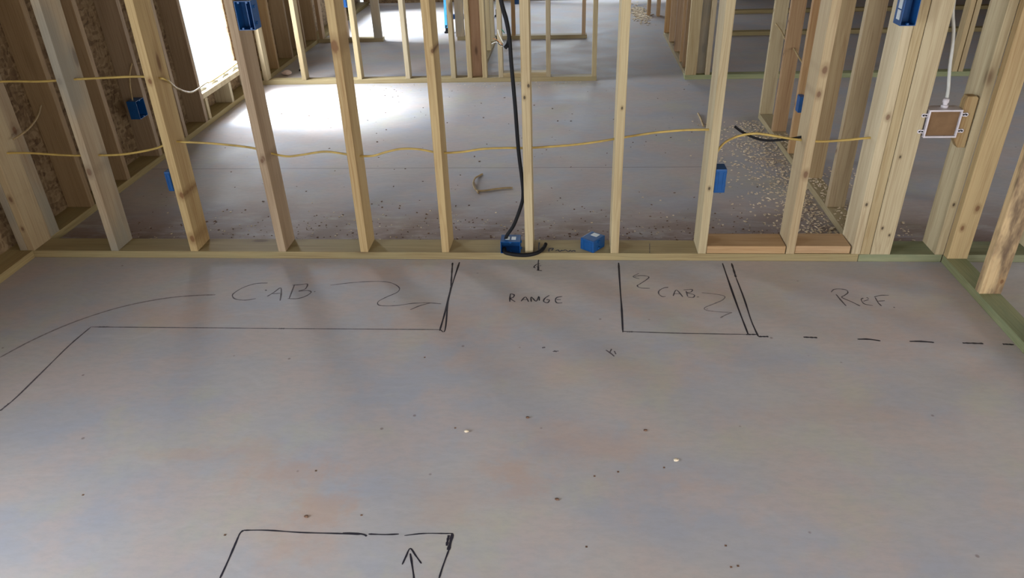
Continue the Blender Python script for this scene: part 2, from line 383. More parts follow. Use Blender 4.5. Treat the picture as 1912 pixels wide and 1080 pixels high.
# right corner
stud(1.889, Y0, PINE2, 'pale corner stud with the notched wood block nailed to its left side', group='studs at the right corner', dd=D6, knots=[(0, .25, .006)])
Q = stud(1.952, -T/2 - .001, PINE, 'broad-faced yellow stud at the head of the right side wall', flat_=True, group='studs at the right corner', knots=[(-.018, .155, .009), (.02, .25, .010)], lean=-.0)
stud(1.9505, -.331, STAINED, 'stud with a dark mould-stained face, nearest whole one in the right side wall', group='studs of the right side wall', flat_=True, knots=[(.030, .06, .008)])
stud(1.9505, -.735, PINE, 'pale stud cut off by the right frame edge, nearest in the right side wall', group='studs of the right side wall', flat_=True)
plate_y(-1.4, -.001, 1.9505, GREEN, 'green treated sole plate under the right side wall, running toward the viewer', group='sole plates on the slab')
plate_y(-1.4, 0, 1.9505, PINE2, 'pine top plate over the right side wall', z0=H, name='top_plate', group='top plates under the ceiling')
stud(2.32, Y0, PINE2, 'pale stud beyond the right corner, seen past the mould-stained stud', group='studs of the near partition', dd=D6)

# ------------------------------------------------------------------ left outside wall framing
gL = 'studs of the left outside wall'
plate_y(-4.58, -.001, XL - D6/2, TREAT, 'pale treated sole plate of the left outside wall on the near side of the partition', group='sole plates on the slab', dd=D6)
plate_y(.001, 7.2, XL - D6/2, TREAT, 'pale treated sole plate of the left outside wall beyond the partition', group='sole plates on the slab', dd=D6)
plate_y(-4.58, 7.2, XL - D6/2, PINE2, 'pine top plate over the left outside wall', z0=H, name='top_plate', group='top plates under the ceiling', dd=D6)
labs = {.549: 'shade-darkened outside-wall stud, first one behind the left corner', .949: 'dark outside-wall stud behind the weathered grey stud',
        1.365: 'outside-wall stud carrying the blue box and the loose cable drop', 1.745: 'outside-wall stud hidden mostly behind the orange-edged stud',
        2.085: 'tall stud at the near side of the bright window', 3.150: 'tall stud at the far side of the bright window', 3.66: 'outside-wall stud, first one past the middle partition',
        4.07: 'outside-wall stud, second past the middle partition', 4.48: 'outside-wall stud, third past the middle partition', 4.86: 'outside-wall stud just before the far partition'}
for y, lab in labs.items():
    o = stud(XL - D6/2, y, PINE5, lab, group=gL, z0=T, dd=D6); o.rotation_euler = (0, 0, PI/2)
for y, lab in ((2.150, 'near cripple stud under the bright window'), (2.585, 'middle cripple stud under the bright window'), (3.095, 'far cripple stud under the bright window')):
    o = stud(XL - D6/2, y, PINE2, lab, group='short studs under the window', z0=T, L=.196 - T, dd=D6, name='cripple_stud'); o.rotation_euler = (0, 0, PI/2)
bm = bmesh.new()
box(bm, XL - D6, XL, 2.106, 3.129, .197, .2345, .002)
tag(obj('window_1', bm, PINE2), kind='structure')
bm = bmesh.new(); box(bm, XL - D6, XL, 2.106, 3.129, 2.1, 2.25, .002); tag(obj('trim_1', bm, PINE), kind='structure')
for y, lab in ((2.127, 'near jack stud at the side of the bright window'), (3.108, 'far jack stud at the side of the bright window')):
    pass
# crumpled wrap folded over the sill
bm = bmesh.new(); rows = []
nx, ny = 9, 46
for j in range(ny):
    y = 2.17 + .89 * j / (ny - 1); row = []
    for i in range(nx):
        s = i / (nx - 1)
        x = XL - D6 - .016 + .115 * s + .006 * math.sin(y * 60 + s * 5)
        z = .240 + .012 * math.sin(y * 31 + 2 * s) * s + .022 * abs(math.sin(y * 17 + s * 4)) * (1 - abs(2*s - 1)) + random.uniform(0, .006)
        row.append(bm.verts.new((x, y + .006 * math.sin(i * 2.3 + j), z)))
    rows.append(row)
for a, b in zip(rows, rows[1:]):
    for i in range(nx - 1): bm.faces.new((a[i], a[i+1], b[i+1], b[i]))
r = bmesh.ops.solidify(bm, geom=bm.faces[:], thickness=.0015)
tag(obj('house_wrap', bm, WRAP, smooth=True), 'crumpled pale house wrap folded over the sill of the bright window', 'house wrap')

# ------------------------------------------------------------------ middle partition (far side of the next room)
YM = 3.222 + D/2
gM = 'studs of the middle partition'
plate_x(XL, .42, YM, TREAT, 'sole plate of the middle partition, left of the doorway', group='sole plates on the slab')
plate_x(1.160, 5.9, YM, GREEN, 'greenish sole plate of the middle partition, right of the doorway', group='sole plates on the slab')
plate_x(XL, 5.9, YM, PINE2, 'top plate over the middle partition', z0=H, name='top_plate', group='top plates under the ceiling')
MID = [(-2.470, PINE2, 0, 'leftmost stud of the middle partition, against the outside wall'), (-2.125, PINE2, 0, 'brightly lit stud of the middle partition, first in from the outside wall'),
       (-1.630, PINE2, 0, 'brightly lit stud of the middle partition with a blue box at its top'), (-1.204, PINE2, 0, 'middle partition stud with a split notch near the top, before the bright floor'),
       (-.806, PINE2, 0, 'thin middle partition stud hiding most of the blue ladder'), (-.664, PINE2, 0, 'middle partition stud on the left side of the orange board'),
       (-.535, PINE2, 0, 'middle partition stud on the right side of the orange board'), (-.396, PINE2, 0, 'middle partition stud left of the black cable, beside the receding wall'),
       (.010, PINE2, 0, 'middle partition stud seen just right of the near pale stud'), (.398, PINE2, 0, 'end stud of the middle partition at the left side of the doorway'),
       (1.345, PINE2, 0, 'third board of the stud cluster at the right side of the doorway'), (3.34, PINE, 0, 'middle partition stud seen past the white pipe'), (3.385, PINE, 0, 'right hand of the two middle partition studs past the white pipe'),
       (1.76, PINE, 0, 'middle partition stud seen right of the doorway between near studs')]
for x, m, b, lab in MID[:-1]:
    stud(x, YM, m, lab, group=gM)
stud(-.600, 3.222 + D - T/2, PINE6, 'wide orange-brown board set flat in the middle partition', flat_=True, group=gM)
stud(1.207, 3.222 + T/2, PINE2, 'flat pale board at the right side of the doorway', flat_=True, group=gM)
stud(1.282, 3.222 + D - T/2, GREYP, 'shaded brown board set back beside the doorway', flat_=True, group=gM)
o = board('blocking', PINE2, T, D - .002, .38, (.032 - .42, YM, T + T/2 + .0005), (0, PI/2, 0)); tag(o, 'pale block lying on the middle partition sole plate', 'block')

# receding walls past the middle partition
def receding(xc, y0, y1, ys, m, grp, side):
    plate_y(y0, y1, xc, TREAT, 'sole plate of the wall running back %s of the doorway' % side, group='sole plates on the slab')
    for i, y in enumerate(ys):
        o = stud(xc, y, m, '%s stud of the wall running back %s of the doorway' % (('nearest', 'second', 'third', 'fourth', 'fifth', 'sixth')[i], side), group=grp); o.rotation_euler = (0, 0, PI/2)
receding(-.620, 3.315, 4.88, (3.45, 3.85, 4.26, 4.66), PINE2, 'studs of the wall running back left of the doorway', 'left')
receding(1.215, 3.315, 4.99, (3.50, 3.70, 4.10, 4.52, 4.95), PINE3, 'studs of the wall running back right of the doorway', 'right')

# ------------------------------------------------------------------ far partition
YF = 4.90 + D/2
gF = 'studs of the far partition'
plate_x(XL, -1.80, YF, TREAT, 'far partition sole plate left of the bright opening', group='sole plates on the slab')
plate_x(-1.0, .37, YF, TREAT, 'far partition sole plate right of the bright opening', group='sole plates on the slab')
plate_x(1.75, 5.9, YF, TREAT, 'far partition sole plate on the right of the house', group='sole plates on the slab')
plate_x(XL, 5.9, YF, PINE2, 'top plate over the far partition', z0=H, name='top_plate', group='top plates under the ceiling')
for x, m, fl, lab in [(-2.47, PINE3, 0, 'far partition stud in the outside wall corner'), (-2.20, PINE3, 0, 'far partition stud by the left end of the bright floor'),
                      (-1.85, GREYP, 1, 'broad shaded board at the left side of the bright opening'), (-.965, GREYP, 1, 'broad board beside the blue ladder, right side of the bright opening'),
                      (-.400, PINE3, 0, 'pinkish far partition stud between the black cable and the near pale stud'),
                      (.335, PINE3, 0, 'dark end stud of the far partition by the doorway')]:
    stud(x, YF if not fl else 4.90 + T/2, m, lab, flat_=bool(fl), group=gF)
plate_x(2.0, 5.9, 6.12, TREAT, 'rear sole plate seen far back on the right', group='sole plates on the slab')
for x, lab in ((1.22, 'dark stud far back in the doorway, left of the pair'), (1.36, 'dark stud far back in the doorway, right of the pair')):
    stud(x, 6.05, PINE3, lab, group='studs far back in the doorway', z0=0.0)
stud(1.115, 6.1, PINE3, 'thin stud far back in the doorway beside the wood chips', group='studs far back in the doorway', z0=0.0)

# ------------------------------------------------------------------ side partition on the right of the next room
XR = 1.5415 + D/2
gR = 'studs of the side partition'
plate_y(.145, 2.17, XR, TREAT, 'sole plate of the side partition covered with wood chips', group='sole plates on the slab')
plate_y(.145, 2.17, XR, PINE2, 'top plate over the side partition', z0=H, name='top_plate', group='top plates under the ceiling')
for y, m, lab in ((.548, PINE, 'side partition stud nearest the thick post'), (.948, PINE, 'side partition stud second from the thick post'), (1.35, PINE3, 'side partition stud hidden behind the knotty yellow stud'),
                  (1.77, PINE3, 'reddish side partition stud with a cable coming out of it'), (2.15, PINE2, 'end stud of the side partition with a pale lit edge and drilled holes')):
    o = stud(XR, y, m, lab, group=gR, knots=[(-.0, .50, .006), (0, .85, .006), (0, .70, .006)] if y > 1.7 else [(.01, .30, .008)]); o.rotation_euler = (0, 0, PI/2)

# ------------------------------------------------------------------ electrical boxes
def ebox(label, w, d, h, loc, rz=0.0, gang=1, open_=True, sticker=None, m=BLUE, group='blue electrical boxes', ribs=True, nside=1):
    """origin at the middle of the bottom front edge; opens toward local -y"""
    root = empty('electrical_box', loc, rz); tag(root, label, 'electrical box', group)
    t = .0025; bm = bmesh.new()
    if open_:
        box(bm, -w/2, w/2, d - t, d, 0, h); box(bm, -w/2, -w/2 + t, 0, d - t, 0, h); box(bm, w/2 - t, w/2, 0, d - t, 0, h)
        box(bm, -w/2 + t, w/2 - t, 0, d - t, 0, t); box(bm, -w/2 + t, w/2 - t, 0, d - t, h - t, h)
        for g in range(1, gang): 
            gx = -w/2 + w * g / gang
            box(bm, gx - .0015, gx + .0015, d * .5, d - t, t, h - t)
    else:
        box(bm, -w/2, w/2, 0, d, 0, h, .004, 2)
        if ribs:
            for k in (-1, 1): box(bm, k*w*.28 - .004, k*w*.28 + .004, -.0025, 0, h*.12, h*.88, .001)
    obj('box_body', bm, m, root)
    for g in range(gang):                              # screw bosses on the rim
        gx = -w/2 + w * (g + .5) / gang
        for z in (.006, h - .006):
            bm = bmesh.new(); lathe(bm, [(.0045, 0), (.0045, .012)], 10, Matrix.Translation((gx, .001, z)) @ Matrix.Rotation(-PI/2, 4, 'X'))
            obj('screw_boss', bm, m, root)
    for z in (h * .22, h * .78):                       # brackets that hold the nails
        bm = bmesh.new(); box(bm, nside*w/2, nside*(w/2 + .006), d*.35, d*.5, z - .006, z + .006, .001)
        obj('nail_bracket', bm, m, root)
    if sticker:
        sx, sz, f = sticker
        if f == 'top': rs = [(-sx/2, -sx*.08, d*.30, d*.30 + sz, h, h + .0012), (sx*.08, sx/2, d*.30, d*.30 + sz, h, h + .0012)]
        elif f == 'topfull': rs = [(-sx/2, sx/2, d*.55, d*.55 + sz, h, h + .0012)]
        else: rs = [(-w/2 - .0012, -w/2, d*.25, d*.25 + sx, h*.12 + sz*k*1.15, h*.12 + sz*k*1.15 + sz) for k in range(3)]
        for q in rs:
            bm = bmesh.new(); box(bm, *q); obj('white_sticker', bm, STICK, root)['label'] = 'white sticker'
    return root
ebox('blue box lying open on the near sole plate where the black cable enters', .094, .076, .062, (-.087, -.006, T), gang=1, sticker=(.050, .030, 'top'))
ebox('blue box turned corner-first on the near sole plate with a white label', .078, .092, .060, (.277, .022, T), rz=-math.radians(38), open_=False, sticker=(.034, .030, 'topfull'))
ebox('small blue box hung on the right side of the pale stud by the raised blocks', .050, .074, .112, (.862, .004, .345), open_=False)
ebox('open blue double box on the brownish stud beside the bright window', .070, .070, .115, (-1.159, .000, 1.085), gang=2)
ebox('dark blue box high on the thick pale post, white sticker on its side', .058, .070, .16, (1.482, -.072, 1.070), sticker=(.030, .035, 'left'))
ebox('dark blue box peeping out left of the orange-edged stud', .028, .070, .098, (-1.698, .016, .352), open_=False)
ebox('dark blue box on the left outside wall with a cable drop above it', .095, .062, .112, (XL - .001, 1.298, .318), rz=PI/2, sticker=None)
ebox('blue box glimpsed behind the knotty yellow stud', .032, .06, .095, (1.551, 1.262, .316), open_=False)
ebox('blue box on a sunlit stud of the middle partition', .052, .07, .115, (-1.677, 3.222, .632), open_=False)
ebox('blue box high on the far partition, seen by the near pale stud', .052, .07, .115, (-.354, 4.90, .350), open_=False)

# ------------------------------------------------------------------ cables
def cable(name, pts, r, m, label, cat='cable', group=None, flatten=None, n=8):
    bm = bmesh.new(); tube(bm, pts, r, n)
    o = obj(name, bm, m, smooth=True); return tag(o, label, cat, group)
ZY = [(-2.52, .527), (-2.392, .526), (-2.20, .512), (-2.072, .512), (-1.95, .515), (-1.848, .528), (-1.74, .550), (-1.66, .579), (-1.587, .579), (-1.45, .570), (-1.287, .548), (-1.213, .523), (-1.13, .503), (-1.06, .508), (-.949, .523),
      (-.87, .515), (-.802, .503), (-.72, .503), (-.66, .520), (-.585, .537), (-.50, .537), (-.401, .520), (-.30, .524), (-.204, .537), (-.10, .540), (.002, .538), (.10, .542), (.206, .549), (.30, .560), (.4075, .578), (.50, .594), (.58, .606), (.70, .617), (.816, .619)]
cable('yellow_cable', [(x, Y0 + .008 * math.sin(x * 5), z) for x, z in ZY], .0052, YEL, 'long yellow cable threaded through the near partition studs', group='yellow electrical cables')
cable('yellow_cable', [(x, Y0, z) for x, z in [(.838, .468), (.846, .512), (.875, .557), (.929, .586), (.996, .598), (1.066, .590), (1.159, .573), (1.275, .560), (1.376, .564), (1.471, .573), (1.51, .575)]], .0054, YEL,
      'yellow cable arching from the small blue box on the right stud to the thick post', group='yellow electrical cables')
cable('yellow_cable', [(-2.56, Y0, .86), (-2.375, Y0, .868), (-2.2, Y0, .866), (-2.07, Y0, .872), (-1.9, Y0, .878), (-1.741, Y0, .882), (-1.66, Y0, .876), (-1.60, .06, .868), (-1.75, .4, .74), (-2.1, 1.2, .50), (-2.40, 2.0, .345), (-2.52, 2.3, .272), (-2.53, 2.6, .268), (-2.55, 2.95, .268)], .0052, YEL,
      'upper yellow cable crossing the left corner studs and running to the bright window sill', group='yellow electrical cables')
cable('yellow_cable', [(-2.515, 1.37, .66), (-2.522, 1.31, .60), (-2.535, 1.29, .52), (-2.545, 1.285, .42)], .005, YEL_D, 'short cable drop hanging into the blue box on the left outside wall', group='yellow electrical cables')
cable('yellow_cable', [(-2.46, .10, .585), (-2.45, .20, .60), (-2.47, .32, .625), (-2.49, .40, .66)], .005, YEL_D, 'short tan cable end sticking out by the left corner stud', group='yellow electrical cables')
cable('yellow_cable', [(1.555, 2.10, .66), (1.57, 2.02, .635), (1.58, 1.90, .60), (1.585, 1.79, .585)], .006, YEL_D, 'short cable stub between the two far studs of the side partition', group='yellow electrical cables')
cable('yellow_cable', [(1.595, 1.74, .58), (1.60, 1.62, .55), (1.605, 1.50, .53), (1.605, 1.37, .52)], .006, YEL_D, 'cable stub coming out of the reddish side partition stud', group='yellow electrical cables')
cable('black_cable', [(.917, .10, .621), (.94, .10, .603), (.967, .10, .587), (1.01, .098, .568), (1.06, .095, .557), (1.12, .092, .560), (1.174, .085, .570), (1.205, .08, .578)], .0055, BLK, 'short black cable length curving beside the knotty yellow stud', group='black cables')
# range cable
cable('black_cable', [(-.20, .03, 2.36), (-.18, .03, 1.9), (-.14, .03, 1.45), (-.093, .03, 1.179), (-.074, .03, 1.10), (-.063, .03, 1.03), (-.058, .03, .922), (-.047, .03, .739), (-.038, .03, .544), (-.025, .03, .40), (-.022, .03, .33), (-.030, .03, .280), (-.068, .03, .175), (-.105, .03, .115), (-.112, .03, .085)], .0086, BLK,
      'thick black cable hanging down the open bay into the blue box on the sole plate', group='black cables', n=12)
cable('black_cable', [(-.118, .02, .052), (-.112, -.012, .0465), (-.085, -.024, .0445), (-.055, -.030, .043), (-.015, -.034, .044), (.020, -.028, .046), (.048, -.010, .048), (.066, .018, .050), (.076, .046, .052), (.080, .062, .056)], [.0095] * 8 + [.0085, .0085], BLK,
      'black cable tail curling from the blue box around the foot of the pale stud', group='black cables', n=12)
# stripped cable end hanging beside the range cable
root = tag(empty('stripped_cable', (-.085, .03, 1.03)), 'stripped cable end with splayed white and green wires beside the thick black cable', 'cable')
bm = bmesh.new(); tube(bm, [(-.115, .024, 1.33), (-.095, .024, .86), (-.056, .024, .41), (-.009, .024, .147), (.010, .024, .07), (.019, .020, .01), (.016, .006, -.022), (.004, -.008, -.038)], .0085, 10); obj('sheath', bm, BLK, root, smooth=True)
for m, pts in ((WCOND, [(-.004, 0, -.02), (-.018, -.01, .012), (-.024, -.012, .036)]), (COPPER, [(-.006, 0, -.030), (-.028, -.01, -.006), (-.046, -.014, .002)]),
               (WCOND, [(-.008, 0, -.034), (-.030, -.008, -.014), (-.052, -.012, -.020)]), (GCOND, [(.002, 0, .02), (-.008, -.012, .038)]), (BLK, [(-.006, 0, -.03), (-.022, -.006, -.022), (-.034, -.01, .012)])):
    bm = bmesh.new(); tube(bm, pts, .0019, 6); obj('wire', bm, m, root, smooth=True)
# cut sheath on the floor
SC = [(-0.3374, 1.0914), (-0.3600, 1.0569), (-0.3730, 0.9974), (-0.3733, 0.9146), (-0.3494, 0.8422), (-0.2983, 0.8341), (-0.2377, 0.8576), (-0.1762, 0.8732), (-0.1384, 0.8731)]
cable('cable_scrap', [(x, y, .0065 + .010 * (1 if i in (2, 3) else 0)) for i, (x, y) in enumerate(SC)], .0055, YEL_D, 'curled tan cable scrap lying on the slab behind the near partition', 'cable scrap', group='cut cable scraps')
SC = [(-0.3748, 0.9557), (-0.3601, 0.8821), (-0.3325, 0.8029)]
cable('cable_scrap', [(x, y, .006) for x, y in SC], .0055, YEL_D, 'stubby tan cable scrap lying across the curled one', 'cable scrap', group='cut cable scraps')
SC = [(1.1298, 2.2590), (1.1304, 2.1331), (1.1239, 1.9651)]
bm = bmesh.new(); tube(bm, [(x, y, .009) for x, y in SC], .007, 5); tag(obj('wood_sliver', bm, YEL_D), 'thin wood sliver on the slab behind the pale stud with the small blue box', 'wood sliver')

# ------------------------------------------------------------------ recessed outlet box, its block and pipe
root = tag(empty('recessed_outlet_box', (1.745, 0, .600)), 'white-rimmed recessed outlet box with a brown card cover, right of the thick post', 'outlet box')
bm = bmesh.new(); w_, h_ = .134, .119
for (x0, x1, z0, z1) in ((-w_/2, w_/2, 0, .007), (-w_/2, w_/2, h_ - .007, h_), (-w_/2, -w_/2 + .007, .007, h_ - .007), (w_/2 - .007, w_/2, .007, h_ - .007)):
    box(bm, x0, x1, -.010, .055, z0, z1, .0012)
box(bm, -w_/2, w_/2, .055, .058, 0, h_)
obj('frame', bm, WHITEP, root)
bm = bmesh.new(); box(bm, -w_/2 + .008, w_/2 - .008, -.001, .002, .008, h_ - .008)
obj('card_cover', bm, CARD, root)['label'] = 'brown cardboard cover'
for k, (sx, z) in enumerate(((-1, .095), (-1, .026), (1, .097), (1, .028))):
    bm = bmesh.new(); x0 = sx * w_/2
    lathe(bm, [(.0085, 0), (.0085, .003)], 16, Matrix.Translation((x0 + sx*.018, -.001, z)) @ Matrix.Rotation(PI/2, 4, 'X'))
    box(bm, min(x0, x0 + sx*.018), max(x0, x0 + sx*.018), -.004, -.001, z - .0075, z + .0075, .001)
    tb = obj('nail_tab', bm, WHITEP, root)
    for q in (.007, .019):
        bm = bmesh.new(); lathe(bm, [(.0034, 0), (.0034, .0012)], 12, Matrix.Translation((x0 + sx*q, -.0041, z)) @ Matrix.Rotation(PI/2, 4, 'X'))
        obj('nail_hole', bm, BLK, tb)
bm = bmesh.new(); lathe(bm, [(.013, 0), (.014, .004), (.014, .010), (.009, .012), (.009, .020), (.0125, .021), (.0125, .034), (.008, .038)], 18, Matrix.Translation((.005, .030, h_)))
obj('fitting', bm, WHITEP, root, smooth=False)
cable('white_pipe', [(1.7505, .030, .760), (1.746, .030, .80), (1.737, .032, .85), (1.729, .034, .90), (1.724, .040, .96), (1.715, .05, 1.03), (1.695, .06, 1.12), (1.690, .065, 1.3), (1.70, .06, 2.0), (1.70, .05, 2.40)], .0068, PIPE,
      'thin white water pipe rising from the recessed outlet box', 'pipe', n=12)
bm = bmesh.new()
pr = [(-.0505, .030), (-.0505, .180), (-.044, .200), (-.010, .200), (.0, .192), (.0, -.020), (-.030, -.020), (-.0505, .012)]
for yy in (0, 1): pass
vs0 = [bm.verts.new((x, .002, z)) for x, z in pr]; vs1 = [bm.verts.new((x, .040, z)) for x, z in pr]
bm.faces.new(vs0); bm.faces.new(vs1[::-1])
for i in range(len(pr)): bm.faces.new((vs0[i], vs0[(i+1) % len(pr)], vs1[(i+1) % len(pr)], vs1[i]))
bmesh.ops.bevel(bm, geom=bm.edges[:], offset=.0015, segments=1, affect='EDGES')
tag(obj('wood_block', bm, PINE, loc=(1.8645, 0, .572)), 'notched yellow wood block behind the right tabs of the outlet box', 'block')

# ------------------------------------------------------------------ stepladder in the bright far room
root = tag(empty('stepladder', (-1.10, 5.30, 0)), 'blue stepladder with black feet standing on the bright far floor', 'ladder')
def rail(x0, y0, x1, y1, name='rail', m=BLUE_L, w=.022, h=1.8, z0=.05):
    bm = bmesh.new(); tube(bm, [(x0, y0, z0), (x1, y1, h)], w, 4, sub=1); obj(name, bm, m, root)
    bm = bmesh.new(); box(bm, x0 - .035, x0 + .030, y0 - .03, y0 + .03, 0, .018, .004); box(bm, x0 - .022, x0 + .022, y0 - .022, y0 + .022, .018, .085, .004); obj('rubber_foot', bm, BLK, root)
rail(-.058, 0, -.085, .50, w=.032); rail(-.03 + .10, .9, .06, .56, w=.014)
rail(.42, 0, .39, .50); rail(.42, .9, .39, .56, w=.014)
for k in range(5):
    z = .17 + .32 * k; s = z / 1.8
    bm = bmesh.new(); box(bm, -.045 + .03*s, .43 - .03*s, .5*s - .01, .5*s + .075, z - .035, z + .006, .003); obj('step', bm, BLUE, root)
bm = bmesh.new(); box(bm, -.02, .41, .42, .64, 1.80, 1.84, .006); obj('top_cap', bm, BLUE, root)

# ------------------------------------------------------------------ marker writing on the slab and plates (flat ink, part of the floor)
def stroke(bm, pts, w, z=.0004, taper=True, vertical=None):
    """ribbon laid on the surface through world points"""
    P = [Vector(p) for p in pts]
    if len(P) > 2:
        Q = []
        for i in range(len(P) - 1):
            p0 = P[max(i-1, 0)]; p1 = P[i]; p2 = P[i+1]; p3 = P[min(i+2, len(P)-1)]
            for k in range(5):
                t = k / 5
                Q.append(.5 * ((2*p1) + (-p0+p2)*t + (2*p0-5*p1+4*p2-p3)*t*t + (-p0+3*p1-3*p2+p3)*t**3))
        Q.append(P[-1]); P = Q
    else:
        P = [P[0].lerp(P[1], k / 24) for k in range(25)]
    prev = None
    for i, p in enumerate(P):
        d = (P[min(i+1, len(P)-1)] - P[max(i-1, 0)])
        if d.length < 1e-7: continue
        d.normalize(); nn = Vector((-d.y, d.x))
        ww = w/2 * (.82 + .3 * math.sin(i * .7 + p.x * 31) * .5 + random.uniform(-.08, .08))
        if i in (0, len(P)-1): ww *= .6
        a = bm.verts.new((p.x + nn.x*ww, p.y + nn.y*ww, z)); b = bm.verts.new((p.x - nn.x*ww, p.y - nn.y*ww, z))
        if prev: bm.faces.new((prev[0], a, b, prev[1]))
        prev = (a, b)
def ink(name, strokes, m=INK, z=.0004, parent=None, label=None):
    bm = bmesh.new()
    for k, (w_, pts) in enumerate(strokes): stroke(bm, pts, w_, z + k * .00002)
    for f in bm.faces:
        f.normal_update()
    o = obj(name, bm, m, parent if parent is not None else floor)
    for p_ in o.data.polygons: pass
    if label: o['label'] = label
    return o
# cabinet run outline
ink('marker_line', [(.007, [(-1.8438, -0.6256), (-1.5356, -0.6230), (-1.2545, -0.6209), (-0.9768, -0.6188), (-0.6573, -0.6157), (-0.3376, -0.6126)]), (.008, [(-1.8438, -0.6256), (-1.8568, -0.7615), (-1.8573, -0.9403), (-1.8577, -1.1019), (-1.8670, -1.1788)]), (.009, [(-1.8107, -0.6249), (-1.7611, -0.6238)]), (.009, [(-1.8670, -1.1788), (-1.8615, -1.1331)]), (.0095, [(-1.0227, -0.6198), (-0.9952, -0.6192)])], INK2, label='cabinet outline')
ink('marker_line', [(.010, [(-0.3335, -0.0277), (-0.3395, -0.2815), (-0.3372, -0.4631), (-0.3386, -0.6206)]), (.009, [(-0.3665, -0.0335), (-0.3428, -0.2576)]), (.007, [(-0.3428, -0.2576), (-0.3342, -0.4192), (-0.3170, -0.6162), (-0.3376, -0.6126)])], INK, label='double line left of the range')
ink('marker_line', [(.009, [(0.4272, -0.0241), (0.4208, -0.2691), (0.4173, -0.4483), (0.4118, -0.6155)])], INK, label='line right of the range')
ink('marker_line', [(.007, [(0.4122, -0.6077), (0.4530, -0.6107), (0.6622, -0.6175), (0.9113, -0.6195)]), (.009, [(0.4271, -0.6113), (0.4530, -0.6107)])], INK2, label='front edge of the right cabinet')
ink('marker_line', [(.009, [(0.9114, -0.0237), (0.9090, -0.2140), (0.9078, -0.4174), (0.9092, -0.6196)]), (.010, [(0.9535, -0.0232), (0.9483, -0.1553)]), (.0075, [(0.9483, -0.1553), (0.9476, -0.3514), (0.9422, -0.5207), (0.9460, -0.6339)]), (.010, [(0.9008, -0.6198), (0.9472, -0.6187)])], INK, label='double line left of the refrigerator')
for i, d in enumerate(([(0.9460, -0.6339), (0.9859, -0.6330)], [(1.1207, -0.6336), (1.1737, -0.6362)], [(1.3253, -0.6438), (1.3685, -0.6428), (1.4098, -0.6529)], [(1.5185, -0.6540), (1.5632, -0.6529), (1.6089, -0.6591)], [(1.7142, -0.6603), (1.7909, -0.6620)], [(1.8612, -0.6639), (1.9013, -0.6666)])):
    ink('marker_dash', [(.011, d)], INK)
# CAB.
ink('lettering', [(.007, [(-1.2060, -0.2416), (-1.2603, -0.2474), (-1.3056, -0.2826), (-1.3294, -0.3313), (-1.3280, -0.3596), (-1.3019, -0.3871), (-1.2539, -0.3955), (-1.2100, -0.3809)]), (.008, [(-1.1650, -0.3615), (-1.1462, -0.3234), (-1.1296, -0.2847), (-1.1073, -0.3417), (-1.0930, -0.3972)]), (.007, [(-1.1561, -0.3378), (-1.1155, -0.3324)]),
                  (.007, [(-1.0739, -0.2544), (-1.0657, -0.3173), (-1.0577, -0.3782)]), (.007, [(-1.0824, -0.2595), (-1.0435, -0.2540), (-1.0148, -0.2486), (-1.0110, -0.2924), (-1.0349, -0.3120), (-0.9966, -0.3066), (-0.9747, -0.3205), (-0.9867, -0.3537), (-1.0186, -0.3775), (-1.0651, -0.3783)]), (.009, [(-1.1956, -0.3051), (-1.1863, -0.3097)]), (.006, [(-0.9638, -0.3156), (-0.9564, -0.3155)])], INK2, label='word CAB. for the left cabinet')
ink('marker_arrow', [(.006, [(-0.9035, -0.2567), (-0.8020, -0.2305), (-0.7038, -0.2191), (-0.6314, -0.2279), (-0.5800, -0.2710), (-0.5787, -0.3139), (-0.6185, -0.3565), (-0.6479, -0.3982), (-0.6312, -0.4293), (-0.5601, -0.4279), (-0.4924, -0.4088), (-0.4220, -0.4030), (-0.3638, -0.4109)]), (.0065, [(-0.4919, -0.4618), (-0.4537, -0.4259), (-0.4102, -0.4028)])], INK2, label='wavy arrow to the double line')
ink('marker_arrow', [(.010, [(-1.4117, -0.3516), (-1.4898, -0.3577), (-1.6063, -0.3786), (-1.7329, -0.4272), (-1.8445, -0.4970), (-1.9539, -0.6030), (-2.0398, -0.7310), (-2.0952, -0.8539)])], INK3, label='long faint arrow tail')
# RANGE
ink('lettering', [(.007, [(-0.0670, -0.3192), (-0.0668, -0.3560), (-0.0646, -0.3875)]), (.007, [(-0.0670, -0.3192), (-0.0497, -0.3282), (-0.0529, -0.3512), (-0.0641, -0.3605), (-0.0411, -0.3871)]), (.007, [(-0.0156, -0.3821), (0.0012, -0.3457), (0.0174, -0.3860)]), (.005, [(-0.0117, -0.3686), (0.0118, -0.3682)]),
                  (.007, [(0.0291, -0.3858), (0.0272, -0.3452), (0.0500, -0.3810), (0.0601, -0.3401), (0.0638, -0.3762)]), (.007, [(0.1071, -0.3301), (0.0889, -0.3532), (0.0827, -0.3804), (0.0994, -0.3934), (0.1081, -0.3709), (0.0940, -0.3667)]), (.007, [(0.1639, -0.3383), (0.1405, -0.3478), (0.1339, -0.3705), (0.1412, -0.3926), (0.1645, -0.3922)]), (.006, [(0.1385, -0.3659), (0.1572, -0.3656)])], INK, label='word RANGE')
ink('centre_mark', [(.007, [(0.0471, 0.0092), (0.0462, -0.0340), (0.0490, -0.1074)]), (.011, [(0.0474, -0.0658), (0.0488, -0.1022)]), (.007, [(0.0541, -0.0392), (0.0389, -0.0447), (0.0273, -0.0713), (0.0354, -0.0816)]), (.004, [(0.0373, -0.0659), (0.0622, -0.0550)]), (.007, [(0.0412, -0.1023), (0.0665, -0.1071)])], INK, label='centre line mark of the range')
